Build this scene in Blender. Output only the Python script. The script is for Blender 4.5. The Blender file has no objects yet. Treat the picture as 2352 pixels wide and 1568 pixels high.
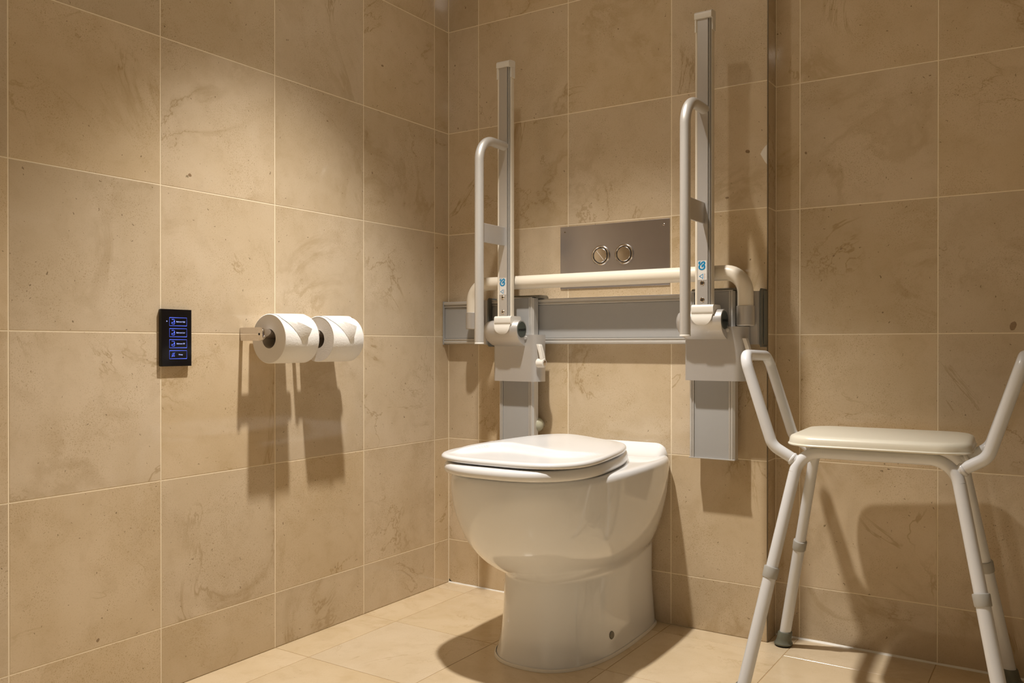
import bpy, bmesh, math, random
from mathutils import Vector, Matrix
PI = math.pi
random.seed(7)
S = bpy.context.scene
COL = S.collection

# ------------------------------------------------------------------ camera
CAM = Vector((1.54512, -2.02119, 0.70343))
cd = bpy.data.cameras.new('camera')
cam = bpy.data.objects.new('camera', cd)
COL.objects.link(cam)
cam.location = CAM
cam.rotation_euler = (PI / 2 - 0.003284, 0.0, 0.57855)
cd.sensor_width = 36.0
cd.lens = 1962.80 / 2352 * 36.0
cd.shift_y = 14.264 / 2352
cd.clip_start = 0.02
S.camera = cam

# ------------------------------------------------------------------ world, exposure
w = bpy.data.worlds.new('world')
S.world = w
w.use_nodes = True
w.node_tree.nodes['Background'].inputs[0].default_value = (0.0, 0.0, 0.0, 1)
w.node_tree.nodes['Background'].inputs[1].default_value = 0.0
S.view_settings.view_transform = 'Standard'
S.view_settings.look = 'None'
S.view_settings.exposure = 0.22
S.view_settings.gamma = 1.0
S.view_settings.use_curve_mapping = False

CEIL = 2.12
# ceiling downlights: position, beam power, spill power
LAMPS = [((0.58, -0.71), 128.0, 4.8), ((1.56, -2.02), 140.0, 1.5)]

# ------------------------------------------------------------------ materials
def nodes_of(m):
    m.use_nodes = True
    return m.node_tree.nodes, m.node_tree.links

def mat(name, col, rough=0.5, metal=0.0, spec=0.5, coat=0.0, noise=0.0, nscale=40.0, bump=0.0, emit=None, estr=0.0, sss=0.0, aniso=0.0):
    m = bpy.data.materials.new(name)
    N, L = nodes_of(m)
    b = N['Principled BSDF']
    b.inputs['Base Color'].default_value = (*col, 1)
    b.inputs['Roughness'].default_value = rough
    b.inputs['Metallic'].default_value = metal
    b.inputs['Specular IOR Level'].default_value = spec
    b.inputs['Coat Weight'].default_value = coat
    b.inputs['Coat Roughness'].default_value = 0.05
    if sss:
        b.inputs['Subsurface Weight'].default_value = sss
        b.inputs['Subsurface Radius'].default_value = (0.01, 0.008, 0.006)
        b.inputs['Subsurface Scale'].default_value = 0.5
    if emit:
        b.inputs['Emission Color'].default_value = (*emit, 1)
        b.inputs['Emission Strength'].default_value = estr
    if noise or bump:
        tc = N.new('ShaderNodeTexCoord')
        nz = N.new('ShaderNodeTexNoise')
        nz.inputs['Scale'].default_value = nscale
        nz.inputs['Detail'].default_value = 4
        L.new(tc.outputs['Object'], nz.inputs['Vector'])
        if noise:
            mx = N.new('ShaderNodeMixRGB')
            mx.inputs[1].default_value = (*[c * (1 - noise) for c in col], 1)
            mx.inputs[2].default_value = (*[min(1, c * (1 + noise)) for c in col], 1)
            L.new(nz.outputs['Fac'], mx.inputs[0])
            L.new(mx.outputs[0], b.inputs['Base Color'])
        if bump:
            bp = N.new('ShaderNodeBump')
            bp.inputs['Strength'].default_value = bump
            bp.inputs['Distance'].default_value = 0.001
            L.new(nz.outputs['Fac'], bp.inputs['Height'])
            L.new(bp.outputs[0], b.inputs['Normal'])
    return m

def stone(name, base, dark, light, vein, rough, per_tile=0.10, speck=1.0, vein_amt=1.0):
    """polished limestone: clouds, fine flecks, dark pits, wandering veins; every tile gets its own patch"""
    m = bpy.data.materials.new(name)
    N, L = nodes_of(m)
    b = N['Principled BSDF']
    def n(t, **kw):
        x = N.new(t)
        for k, v in kw.items():
            x.inputs[k].default_value = v
        return x
    def math_(op, a=None, c=None, v0=None, v1=None, clamp=False):
        x = N.new('ShaderNodeMath'); x.operation = op; x.use_clamp = clamp
        if a is not None: L.new(a, x.inputs[0])
        if c is not None: L.new(c, x.inputs[1])
        if v0 is not None: x.inputs[0].default_value = v0
        if v1 is not None: x.inputs[1].default_value = v1
        return x.outputs[0]
    def maprange(src, a, c, d=0.0, e=1.0):
        x = N.new('ShaderNodeMapRange'); x.interpolation_type = 'SMOOTHSTEP'
        x.inputs[1].default_value = a; x.inputs[2].default_value = c; x.inputs[3].default_value = d; x.inputs[4].default_value = e
        L.new(src, x.inputs[0]); return x.outputs[0]
    def mix(fac, c1, c2):
        x = N.new('ShaderNodeMixRGB')
        if isinstance(fac, float): x.inputs[0].default_value = fac
        else: L.new(fac, x.inputs[0])
        for i, c in ((1, c1), (2, c2)):
            if isinstance(c, tuple): x.inputs[i].default_value = (*c, 1)
            else: L.new(c, x.inputs[i])
        return x.outputs[0]
    tc = N.new('ShaderNodeTexCoord')
    oi = N.new('ShaderNodeObjectInfo')
    off = N.new('ShaderNodeVectorMath'); off.operation = 'MULTIPLY_ADD'
    cmb = N.new('ShaderNodeCombineXYZ')
    L.new(oi.outputs['Random'], cmb.inputs[0])
    L.new(math_('MULTIPLY', oi.outputs['Random'], v1=7.3), cmb.inputs[1])
    L.new(math_('MULTIPLY', oi.outputs['Random'], v1=3.1), cmb.inputs[2])
    L.new(cmb.outputs[0], off.inputs[0]); off.inputs[1].default_value = (37, 37, 37)
    L.new(tc.outputs['Object'], off.inputs[2])
    P = off.outputs[0]
    def noise(scale, detail=4.0, rough_=0.55, dist=0.0, vec=None):
        x = n('ShaderNodeTexNoise', Scale=scale, Detail=detail, Roughness=rough_, Distortion=dist)
        L.new(vec or P, x.inputs['Vector']); return x.outputs['Fac']
    clouds = noise(5.0, 5.0, 0.55, 0.6)
    col = mix(maprange(clouds, 0.35, 0.68), dark, light)
    col = mix(0.45, col, base)
    mid = noise(22.0, 5.0, 0.6, 0.3)
    col = mix(math_('MULTIPLY', maprange(mid, 0.45, 0.75), v1=0.22), col, vein)
    # flecks
    str_ = N.new('ShaderNodeMapping'); str_.inputs['Scale'].default_value = (1.0, 1.0, 1.0); str_.inputs['Rotation'].default_value = (0.5, 0.4, 0.3)
    L.new(P, str_.inputs['Vector'])
    f1 = noise(470.0, 2.0, 0.5, 0.8, str_.outputs[0])
    area = maprange(noise(7.0, 3.0), 0.40, 0.66, 0.25, 1.0)
    flecks = math_('MULTIPLY', maprange(f1, 0.55, 0.655), area)
    col = mix(math_('MULTIPLY', flecks, v1=0.66 * speck, clamp=True), col, vein)
    # pits
    f2 = noise(165.0, 1.0, 0.4, 0.6)
    pits = maprange(f2, 0.758, 0.79)
    pitc = tuple(c * 0.45 for c in vein)
    col = mix(math_('MULTIPLY', pits, v1=0.75 * speck, clamp=True), col, pitc)
    # veins
    v = noise(3.1, 6.0, 0.62, 1.2)
    ridge = math_('ABSOLUTE', math_('SUBTRACT', v, v1=0.5))
    vein_f = math_('MULTIPLY', maprange(ridge, 0.0, 0.012, 1.0, 0.0), maprange(noise(4.2, 2.0), 0.50, 0.66))
    col = mix(math_('MULTIPLY', vein_f, v1=0.70 * vein_amt, clamp=True), col, vein)
    soft = math_('MULTIPLY', maprange(ridge, 0.0, 0.06, 1.0, 0.0), maprange(noise(3.3, 2.0), 0.48, 0.70))
    col = mix(math_('MULTIPLY', soft, v1=0.42 * vein_amt, clamp=True), col, vein)
    hs = N.new('ShaderNodeHueSaturation')
    L.new(col, hs.inputs['Color'])
    L.new(math_('ADD', math_('MULTIPLY', oi.outputs['Random'], v1=per_tile), v1=1.0 - per_tile / 2), hs.inputs['Value'])
    rnd2 = math_('FRACT', math_('MULTIPLY', oi.outputs['Random'], v1=17.7))
    L.new(math_('ADD', math_('MULTIPLY', rnd2, v1=0.16), v1=0.92), hs.inputs['Saturation'])
    L.new(hs.outputs[0], b.inputs['Base Color'])
    L.new(math_('ADD', math_('MULTIPLY', mid, v1=0.08), v1=rough - 0.04), b.inputs['Roughness'])
    b.inputs['Specular IOR Level'].default_value = 0.5
    bp = N.new('ShaderNodeBump'); bp.inputs['Strength'].default_value = 0.06; bp.inputs['Distance'].default_value = 0.0005
    L.new(math_('SUBTRACT', noise(60.0, 4.0, 0.6), math_('MULTIPLY', pits, v1=2.0)), bp.inputs['Height'])
    L.new(bp.outputs[0], b.inputs['Normal'])
    return m

M = {}
M['tile'] = stone('wall_limestone', (0.63, 0.503, 0.342), (0.585, 0.457, 0.295), (0.675, 0.548, 0.388), (0.40, 0.283, 0.145), 0.075, per_tile=0.13)
M['floor'] = stone('floor_limestone', (0.70, 0.560, 0.375), (0.66, 0.520, 0.330), (0.75, 0.615, 0.430), (0.48, 0.34, 0.18), 0.18, per_tile=0.07, speck=0.35, vein_amt=0.6)
M['grout'] = mat('cream_grout', (0.88, 0.76, 0.56), 0.8, noise=0.08, nscale=90)
M['floor_grout'] = mat('tan_floor_grout', (0.45, 0.31, 0.16), 0.8, noise=0.12, nscale=90)
M['room_tile'] = mat('rear_wall_paint', (0.58, 0.56, 0.535), 0.55, noise=0.05, nscale=6)
M['right_paint'] = mat('right_wall_paint', (0.30, 0.27, 0.23), 0.55, noise=0.05, nscale=6)
M['ceiling'] = mat('ceiling_paint', (0.85, 0.85, 0.85), 0.8, noise=0.01)
M['porcelain'] = mat('white_porcelain', (0.84, 0.85, 0.86), 0.10, coat=0.6, noise=0.01, nscale=5)
M['seat_plastic'] = mat('white_seat_plastic', (0.80, 0.80, 0.80), 0.22, coat=0.2, noise=0.01, nscale=8)
M['sealant'] = mat('white_sealant', (0.82, 0.78, 0.70), 0.45, noise=0.05, nscale=120)
M['alu'] = mat('satin_aluminium', (0.64, 0.62, 0.585), 0.38, metal=0.45, noise=0.03, nscale=200)
M['alu_paint'] = mat('silver_lacquer', (0.60, 0.58, 0.555), 0.40, metal=0.6, noise=0.02, nscale=300)
M['panel_grey'] = mat('grey_plastic_insert', (0.39, 0.385, 0.375), 0.45, noise=0.02, nscale=60)
M['dark_grey'] = mat('dark_grey_clamp', (0.15, 0.155, 0.14), 0.5, noise=0.05, nscale=60)
M['groove'] = mat('groove_aluminium', (0.22, 0.21, 0.18), 0.4, metal=0.6, noise=0.03, nscale=100)
M['cream'] = mat('cream_nylon', (0.80, 0.725, 0.60), 0.36, noise=0.015, nscale=30)
M['offwhite'] = mat('offwhite_cap', (0.78, 0.74, 0.67), 0.38, noise=0.015, nscale=30)
M['steel'] = mat('brushed_stainless', (0.53, 0.525, 0.575), 0.28, metal=1.0, noise=0.05, nscale=25, bump=0.05)
M['steel_bright'] = mat('polished_steel', (0.66, 0.62, 0.58), 0.16, metal=1.0, noise=0.02, nscale=40)
M['chrome'] = mat('chrome', (0.74, 0.71, 0.70), 0.06, metal=1.0, noise=0.01, nscale=30)
M['black_hole'] = mat('dark_recess', (0.012, 0.010, 0.009), 0.6, noise=0.1)
M['black_glass'] = mat('black_glass', (0.004, 0.004, 0.006), 0.10, noise=0.02)
M['black_side'] = mat('black_housing', (0.010, 0.010, 0.008), 0.4, noise=0.02)
M['led'] = mat('blue_led', (0.02, 0.03, 0.10), 0.5, emit=(0.10, 0.17, 0.95), estr=1.0, noise=0.01)
M['led_white'] = mat('pale_led', (0.05, 0.05, 0.1), 0.5, emit=(0.42, 0.50, 1.0), estr=1.1, noise=0.01)
M['paper'] = mat('toilet_paper', (0.88, 0.86, 0.82), 0.9, noise=0.015, nscale=250, bump=0.5)
M['paper_side'] = mat('toilet_paper_edge', (0.80, 0.76, 0.71), 0.95, noise=0.03, nscale=400, bump=0.3)
M['card'] = mat('cardboard_core', (0.50, 0.44, 0.36), 0.9, noise=0.05, nscale=90)
M['cap_dark'] = mat('dark_green_cap', (0.055, 0.065, 0.052), 0.32, noise=0.06, nscale=80)
M['ink'] = mat('black_ink', (0.006, 0.006, 0.006), 0.4, noise=0.01)
M['sticker'] = mat('white_sticker', (0.72, 0.70, 0.66), 0.4, noise=0.01)
M['blue_ink'] = mat('blue_ink', (0.01, 0.23, 0.46), 0.4, noise=0.01)
M['red_ink'] = mat('brown_ink', (0.40, 0.22, 0.16), 0.5, noise=0.01)
M['enamel'] = mat('white_enamel', (0.73, 0.74, 0.76), 0.26, coat=0.25, noise=0.01, nscale=20)
M['stool_seat'] = mat('ivory_seat_plastic', (0.76, 0.72, 0.60), 0.34, noise=0.012, nscale=15)
M['stool_grey'] = mat('grey_plastic_collar', (0.42, 0.41, 0.38), 0.5, noise=0.03, nscale=60)
M['rubber'] = mat('grey_green_rubber', (0.145, 0.150, 0.115), 0.55, noise=0.06, nscale=70)
M['rubber_dark'] = mat('black_rubber', (0.015, 0.015, 0.013), 0.7, noise=0.1, nscale=70)
M['bumper'] = mat('pale_green_bumper', (0.46, 0.44, 0.32), 0.3, noise=0.03, nscale=30)
M['chip'] = mat('pale_stone_chip', (0.86, 0.81, 0.74), 0.8, noise=0.06, nscale=60)
M['edge_trim'] = mat('bronze_edge_trim', (0.20, 0.155, 0.10), 0.4, metal=0.4, noise=0.05, nscale=50)
M['stain'] = mat('rust_stain', (0.36, 0.20, 0.06), 0.6, noise=0.2, nscale=200)
M['fossil'] = mat('brown_fossil', (0.30, 0.205, 0.115), 0.35, noise=0.2, nscale=300)
M['lamp_glass'] = mat('lamp_glass', (0.9, 0.88, 0.8), 0.3, emit=(1.0, 0.86, 0.66), estr=40.0, noise=0.01)

# ------------------------------------------------------------------ geometry helpers
def empty(name, loc, label=None, cat=None, group=None):
    o = bpy.data.objects.new(name, None)
    o.empty_display_size = 0.05
    o.location = loc
    COL.objects.link(o)
    if label: o['label'] = label
    if cat: o['category'] = cat
    if group: o['group'] = group
    return o

def origin_of(o):
    v = Vector((0, 0, 0))
    while o is not None:
        v += o.location; o = o.parent
    return v

def link(name, me, m, parent=None, loc=None, smooth=None, label=None):
    """verts are world coordinates unless loc is given; the object's origin goes to the parent's origin (or loc)"""
    if m is not None and not me.materials:
        me.materials.append(m)
    if smooth is not None:
        me.polygons.foreach_set('use_smooth', [True] * len(me.polygons))
        me.set_sharp_from_angle(angle=math.radians(smooth))
    o = bpy.data.objects.new(name, me)
    base = origin_of(parent) if parent is not None else Vector((0, 0, 0))
    if loc is None:
        me.transform(Matrix.Translation(-base))
        o.location = (0, 0, 0)
    else:
        o.location = Vector(loc) - base
    if parent is not None:
        o.parent = parent
    COL.objects.link(o)
    if label: o['label'] = label
    return o

def mesh(name, V, F):
    me = bpy.data.meshes.new(name)
    me.from_pydata([tuple(v) for v in V], [], F)
    bm = bmesh.new(); bm.from_mesh(me)
    bmesh.ops.recalc_face_normals(bm, faces=bm.faces[:])
    bm.to_mesh(me); bm.free()
    return me

def join(name, parts):
    V, F = [], []
    for v, f in parts:
        o = len(V); V += [tuple(p) for p in v]; F += [tuple(i + o for i in q) for q in f]
    return mesh(name, V, F)

def box_vf(a, b):
    x0, y0, z0 = a; x1, y1, z1 = b
    V = [(x0, y0, z0), (x1, y0, z0), (x1, y1, z0), (x0, y1, z0), (x0, y0, z1), (x1, y0, z1), (x1, y1, z1), (x0, y1, z1)]
    return V, [(0, 3, 2, 1), (4, 5, 6, 7), (0, 1, 5, 4), (1, 2, 6, 5), (2, 3, 7, 6), (3, 0, 4, 7)]

def bevel_me(me, off, seg=2, angle=25):
    bm = bmesh.new(); bm.from_mesh(me)
    ed = [e for e in bm.edges if len(e.link_faces) == 2 and e.calc_face_angle(0) > math.radians(angle)]
    bmesh.ops.bevel(bm, geom=ed, offset=off, segments=seg, profile=0.5, affect='EDGES', clamp_overlap=True)
    bm.to_mesh(me); bm.free()
    return me

def box(a, b, bev=0.0, seg=2):
    me = mesh('box', *box_vf(a, b))
    if bev: bevel_me(me, bev, seg)
    return me

def arc(cx, cy, r, a0, a1, n):
    return [(cx + r * math.cos(a0 + (a1 - a0) * i / n), cy + r * math.sin(a0 + (a1 - a0) * i / n)) for i in range(n + 1)]

def extrude_vf(prof, axis, t0, t1):
    """prof: closed 2-D polygon; axis 'x' -> prof is (y,z); 'y' -> (x,z); 'z' -> (x,y)"""
    def P(p, t):
        return {'x': (t, p[0], p[1]), 'y': (p[0], t, p[1]), 'z': (p[0], p[1], t)}[axis]
    n = len(prof)
    V = [P(p, t0) for p in prof] + [P(p, t1) for p in prof]
    F = [(i, (i + 1) % n, n + (i + 1) % n, n + i) for i in range(n)] + [tuple(range(n)), tuple(range(n, 2 * n))]
    return V, F

def extrude(prof, axis, t0, t1, bev=0.0):
    me = mesh('ext', *extrude_vf(prof, axis, t0, t1))
    if bev: bevel_me(me, bev, 2, 50)
    return me

def rrect(x0, x1, y0, y1, r, n=5):
    return arc(x1 - r, y1 - r, r, 0, PI / 2, n) + arc(x0 + r, y1 - r, r, PI / 2, PI, n) + arc(x0 + r, y0 + r, r, PI, 1.5 * PI, n) + arc(x1 - r, y0 + r, r, 1.5 * PI, 2 * PI, n)

def loft_vf(rings, cap0=True, cap1=True, closed=True):
    n = len(rings[0]); V = []; F = []
    for r in rings: V += list(r)
    for k in range(len(rings) - 1):
        for i in range(n if closed else n - 1):
            j = (i + 1) % n
            F.append((k * n + i, k * n + j, (k + 1) * n + j, (k + 1) * n + i))
    if cap0: F.append(tuple(range(n)))
    if cap1: F.append(tuple((len(rings) - 1) * n + i for i in range(n)))
    return V, F

def frame_of(d):
    d = Vector(d).normalized()
    a = Vector((0, 0, 1)) if abs(d.z) < 0.9 else Vector((1, 0, 0))
    u = d.cross(a).normalized()
    return u, d.cross(u).normalized()

def lathe_vf(prof, c, axis, seg=32):
    """prof: list of (radius, distance along axis)"""
    c = Vector(c); ax = Vector(axis).normalized(); u, v = frame_of(ax)
    rings = [[c + ax * t + (u * math.cos(2 * PI * i / seg) + v * math.sin(2 * PI * i / seg)) * max(r, 1e-5) for i in range(seg)] for r, t in prof]
    return loft_vf(rings)

def lathe(prof, c, axis, seg=32):
    return mesh('lathe', *lathe_vf(prof, c, axis, seg))

def fillet(pts, radii, n=8):
    pts = [Vector(p) for p in pts]
    if isinstance(radii, (int, float)): radii = [radii] * len(pts)
    out = [pts[0]]
    for i in range(1, len(pts) - 1):
        p = pts[i]; a = (pts[i - 1] - p); b = (pts[i + 1] - p)
        la, lb = a.length, b.length; a.normalize(); b.normalize()
        ang = a.angle(b); r = radii[i]
        d = min(r / math.tan(ang / 2), la * 0.49, lb * 0.49); r = d * math.tan(ang / 2)
        bis = (a + b).normalized(); c = p + bis * (r / math.sin(ang / 2))
        s, e = p + a * d - c, p + b * d - c
        tot = s.angle(e)
        for k in range(n + 1):
            t = k / n
            out.append(c + (s * math.sin((1 - t) * tot) + e * math.sin(t * tot)) / math.sin(tot))
    out.append(pts[-1])
    return out

def tube_vf(path, r, seg=20, caps=True):
    path = [Vector(p) for p in path]
    if isinstance(r, (int, float)): r = [r] * len(path)
    T = []
    for i in range(len(path)):
        a = path[max(i - 1, 0)]; b = path[min(i + 1, len(path) - 1)]
        T.append((b - a).normalized())
    u, v = frame_of(T[0]); rings = []
    for i, p in enumerate(path):
        if i:
            q = T[i - 1].rotation_difference(T[i]); u = q @ u; v = q @ v
        rings.append([p + (u * math.cos(2 * PI * k / seg) + v * math.sin(2 * PI * k / seg)) * r[i] for k in range(seg)])
    return loft_vf(rings, caps, caps)

def tube(path, r, seg=20):
    return mesh('tube', *tube_vf(path, r, seg))

def struct(name, me, m, smooth=None):
    o = link(name, me, m, None, (0, 0, 0), smooth)
    o['kind'] = 'structure'
    return o

def plane_place(wall):
    """map (u, v, out) to world for each tiled plane"""
    return {'left': lambda u, v, o: (o, -u, v),
            'back': lambda u, v, o: (u, -o, v),
            'recess': lambda u, v, o: (u, 0.0662 - o, v),
            'return': lambda u, v, o: (0.9467 + o, u, v),
            'floor': lambda u, v, o: (u, v, o)}[wall]

TILE_CACHE = {}
def tile_mesh(wall, wd, ht, m):
    key = (wall, round(wd, 4), round(ht, 4))
    if key not in TILE_CACHE:
        P = plane_place(wall); z = Vector(P(0, 0, 0))
        ch = 0.0004; V = []
        for ins, o in ((0, -0.008), (0, -ch), (ch, 0.0)):
            for a, b in ((-1, -1), (1, -1), (1, 1), (-1, 1)):
                V.append(Vector(P(a * (wd / 2 - ins), b * (ht / 2 - ins), o)) - z)
        F = [(8, 9, 10, 11)]
        for k in (0, 4):
            for i in range(4): F.append((k + i, k + (i + 1) % 4, k + 4 + (i + 1) % 4, k + 4 + i))
        me = mesh('tile', V, F)
        me.materials.append(m)
        TILE_CACHE[key] = me
    return TILE_CACHE[key]

def lay(wall, parent, us, vs, m, gap, skip=None):
    P = plane_place(wall)
    for i in range(len(us) - 1):
        for j in range(len(vs) - 1):
            if skip and skip(us[i], us[i + 1], vs[j], vs[j + 1]): continue
            wd = us[i + 1] - us[i] - gap; ht = vs[j + 1] - vs[j] - gap
            if wd < 0.006 or ht < 0.006: continue
            o = bpy.data.objects.new('tile', tile_mesh(wall, wd, ht, m))
            o.location = P((us[i] + us[i + 1]) / 2, (vs[j] + vs[j + 1]) / 2, 0)
            o.parent = parent
            COL.objects.link(o)

# ------------------------------------------------------------------ room shell
TW, TH = 0.2975, 0.30
XR, YF = 2.36, -2.95
rows = [0.0] + [0.1283 + TH * i for i in range(7)] + [CEIL]
GR = 0.0005   # grout lies this far behind the tile faces
wl = struct('wall_left', box((-0.10, YF, 0), (-GR, 0.10, CEIL)), M['grout'])
wb = struct('wall_back', box((-0.10, GR, 0), (0.9467 - GR, 0.20, CEIL)), M['grout'])
wr = struct('wall_recess', box((0.90, 0.0662 + GR, 0), (XR + 0.1, 0.20, CEIL)), M['grout'])
wt = struct('wall_return', box((0.9420, 0.0006, 0), (0.9464, 0.0662 + 0.004, CEIL)), M['grout'])
struct('wall_right', box((XR, YF, 0), (XR + 0.1, 0.0662, CEIL)), M['right_paint'])
struct('wall_front', box((-0.1, YF - 0.1, 0), (XR + 0.1, YF, CEIL)), M['room_tile'])
struct('ceiling', box((-0.1, YF - 0.1, CEIL), (XR + 0.1, 0.2, CEIL + 0.1)), M['ceiling'])
fl = struct('floor', box((-0.1, YF - 0.1, -0.1), (XR + 0.1, 0.2, -0.0007)), M['floor_grout'])

lu = [0.0, 0.0661] + [0.0661 + TW * i for i in range(1, 11)]
lu = [u for u in lu if u < -YF] + [-YF]
lay('left', wl, lu, rows, M['tile'], 0.0024)
lay('back', wb, [0.0, 0.109, 0.109 + TW, 0.109 + 2 * TW, 0.9467], rows, M['tile'], 0.0024)
lay('recess', wr, [0.9467, 1.0037, 1.0037 + TW, 1.0037 + 2 * TW, 1.0037 + 3 * TW, 1.0037 + 4 * TW, XR], rows, M['tile'], 0.0024)
lay('return', wt, [0.0, 0.0662], rows, M['tile'], 0.0024)
fx = [0.0] + [0.109 + TW * i for i in range(0, 8)]
fx = [x for x in fx if x < XR] + [XR]
fy = [-(0.0661 + TW * i) for i in range(0, 11)]
fy = sorted([y for y in fy if y > YF] + [YF])
lay('floor', fl, fx, fy, M['floor'], 0.0017)
lay('floor', fl, fx[:4], [-0.0661, 0.0], M['floor'], 0.0017)
g = 0.00085
x0, x1, xm = fx[3] + g, fx[4] - g, 0.9467 + g
link('tile', extrude([(x0, -0.0661 + g), (x1, -0.0661 + g), (x1, 0.0662 - g), (xm, 0.0662 - g), (xm, -g), (x0, -g)], 'z', -0.008, 0.0, 0.0006), M['floor'], fl)
lay('floor', fl, fx[4:], [-0.0661, 0.0662], M['floor'], 0.0017)

# sealant beads and corner edge
def bead(x0, y0, x1, y1, r, name):
    d = Vector((x1 - x0, y1 - y0, 0)).normalized(); nrm = Vector((d.y, -d.x, 0))
    rings = []
    for k in range(0, 25):
        t = k / 24; p = Vector((x0, y0, 0)).lerp(Vector((x1, y1, 0)), t)
        rr = r * (0.8 + 0.4 * random.random())
        rings.append([p, p + nrm * rr, p + nrm * rr * 0.45 + Vector((0, 0, rr * 0.45)), p + Vector((0, 0, rr))])
    return struct(name, mesh('bead', *loft_vf(rings)), M['sealant'], 40)
bead(0.948, 0.0660, XR, 0.0660, 0.0042, 'trim_1')
bead(0.001, -0.0003, 0.44, -0.0003, 0.0030, 'trim_2')
struct('trim_3', box((0.0, -0.0012, 0.0), (0.0022, 0.0, CEIL)), M['grout'])
struct('trim_4', box((0.9452, -0.0012, 0.0), (0.9479, 0.0016, CEIL), 0.0004), M['edge_trim'])
cp = [(0.9293, 1.156), (0.9330, 1.1632), (0.9400, 1.1722), (0.9450, 1.1765), (0.9450, 1.130), (0.9402, 1.1360), (0.9345, 1.1462)]
link('chip', extrude(cp, 'y', -0.0011, -0.0001), M['chip'], wb, label='pale chipped patch at the tile edge')

# fossils, stains and mould specks on the stone
def stain(wall, parent, u, v, r, m, name):
    P = plane_place(wall); n = 11; pts = []
    if wall == 'left': u = -u
    ph = random.random() * 6; el = 0.55 + 0.3 * random.random(); rot = random.random() * PI
    for o in (0.0, 0.00025):
        for k in range(n):
            a = 2 * PI * k / n; q = r * (0.85 + 0.3 * random.random())
            x, y = q * math.cos(a), q * math.sin(a) * el
            pts.append(P(u + x * math.cos(rot) - y * math.sin(rot), v + x * math.sin(rot) + y * math.cos(rot), o))
    link(name, mesh('stain', *loft_vf([pts[:n], pts[n:]])), m, parent)
WALLS = {'left': wl, 'back': wb, 'recess': wr}
for wn, u, v, r in [('recess', 1.4444, 0.7434, 0.0095), ('recess', 1.0177, 1.1602, 0.0036), ('recess', 1.0980, 0.9273, 0.0030), ('recess', 1.0815, 0.9120, 0.0031), ('recess', 1.2849, 1.2984, 0.0024),
                    ('recess', 1.4246, 0.0916, 0.0037), ('back', 0.8983, 1.1656, 0.0052), ('back', 0.8481, 1.0599, 0.0042), ('back', 0.0626, 1.6889, 0.0032), ('back', 0.0355, 1.3402, 0.0026),
                    ('left', -1.0938, 0.1428, 0.0037), ('left', -0.2911, 1.4515, 0.0047), ('left', -0.8899, 1.0593, 0.0041), ('left', -0.4935, 1.2591, 0.0030), ('left', -0.3307, 1.1579, 0.0035)]:
    stain(wn, WALLS[wn], u, v, r, M['fossil'], 'fossil')
stain('left', wl, -0.4080, 0.7693, 0.0056, M['stain'], 'rust_stain')
for u, v, r in ((0.0035, 0.0075, 0.0026), (0.0062, 0.0042, 0.0034), (0.0120, 0.0038, 0.0018)):
    stain('back', wb, u, v, r, M['rubber_dark'], 'mould_speck')

# ------------------------------------------------------------------ downlights
for k, ((lx, ly), beam, spill) in enumerate(LAMPS):
    lab = ('recessed ceiling downlight over the toilet', 'recessed ceiling downlight in the middle of the room')[k]
    t = empty('ceiling_downlight', (lx, ly, CEIL), lab, 'downlight', 'ceiling downlights')
    link('trim_ring', lathe([(0.030, 0.0), (0.030, 0.004), (0.040, 0.006), (0.045, 0.003), (0.045, 0.0)], (lx, ly, CEIL), (0, 0, -1), 36), M['offwhite'], t, smooth=30)
    link('lens', lathe([(0.029, 0.0), (0.029, 0.0015), (0.0, 0.0018)], (lx, ly, CEIL), (0, 0, -1), 36), M['lamp_glass'], t, smooth=30)
    for nm, pw, size, blend, rad in (('beam', beam, 78, 0.75, 0.026), ('spill', spill, 164, 1.0, 0.028)):
        ld = bpy.data.lights.new('downlight_' + nm, 'SPOT')
        ld.energy = pw; ld.spot_size = math.radians(size); ld.spot_blend = blend
        ld.shadow_soft_size = rad; ld.color = (1.0, 0.945, 0.875)
        lo = bpy.data.objects.new('downlight_' + nm, ld)
        lo.location = (0, 0, -0.036); lo.parent = t
        COL.objects.link(lo)

# ------------------------------------------------------------------ toilet
X0 = 0.547
PED = [(0, -.457, -.212, .137, .114, 2.6), (.02, -.450, -.212, .132, .112, 2.6), (.06, -.442, -.21, .128, .109, 2.5), (.12, -.437, -.20, .126, .105, 2.5), (.18, -.436, -.19, .127, .104, 2.4), (.25, -.43, -.19, .125, .11, 2.4), (.33, -.42, -.19, .12, .1376, 2.4), (.43, -.42, -.19, .13, .147, 2.4)]
BOWL = [(.165, -.30, -.16, .06, .03, 2.2), (.185, -.418, -.20, .108, .06, 2.2), (.21, -.480, -.22, .140, .09, 2.2), (.24, -.523, -.25, .159, .105, 2.25), (.28, -.557, -.28, .174, .122, 2.3), (.33, -.581, -.30, .183, .1376, 2.35), (.38, -.591, -.31, .188, .144, 2.4), (.424, -.590, -.32, .189, .147, 2.4)]
def sm_interp(t, z):
    i = 0
    while i < len(t) - 2 and z > t[i + 1][0]: i += 1
    z0, z1 = t[i][0], t[i + 1][0]; u = min(max((z - z0) / (z1 - z0), 0), 1); out = []
    for k in range(1, len(t[0])):
        v0, v1 = t[i][k], t[i + 1][k]; d = v1 - v0
        m0 = (v1 - t[i - 1][k]) / (z1 - t[i - 1][0]) * (z1 - z0) if i > 0 else d
        m1 = (t[i + 2][k] - v0) / (t[i + 2][0] - z0) * (z1 - z0) if i + 2 < len(t) else d
        out.append((2*u**3-3*u**2+1)*v0 + (u**3-2*u**2+u)*m0 + (-2*u**3+3*u**2)*v1 + (u**3-u**2)*m1)
    return out
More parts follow.
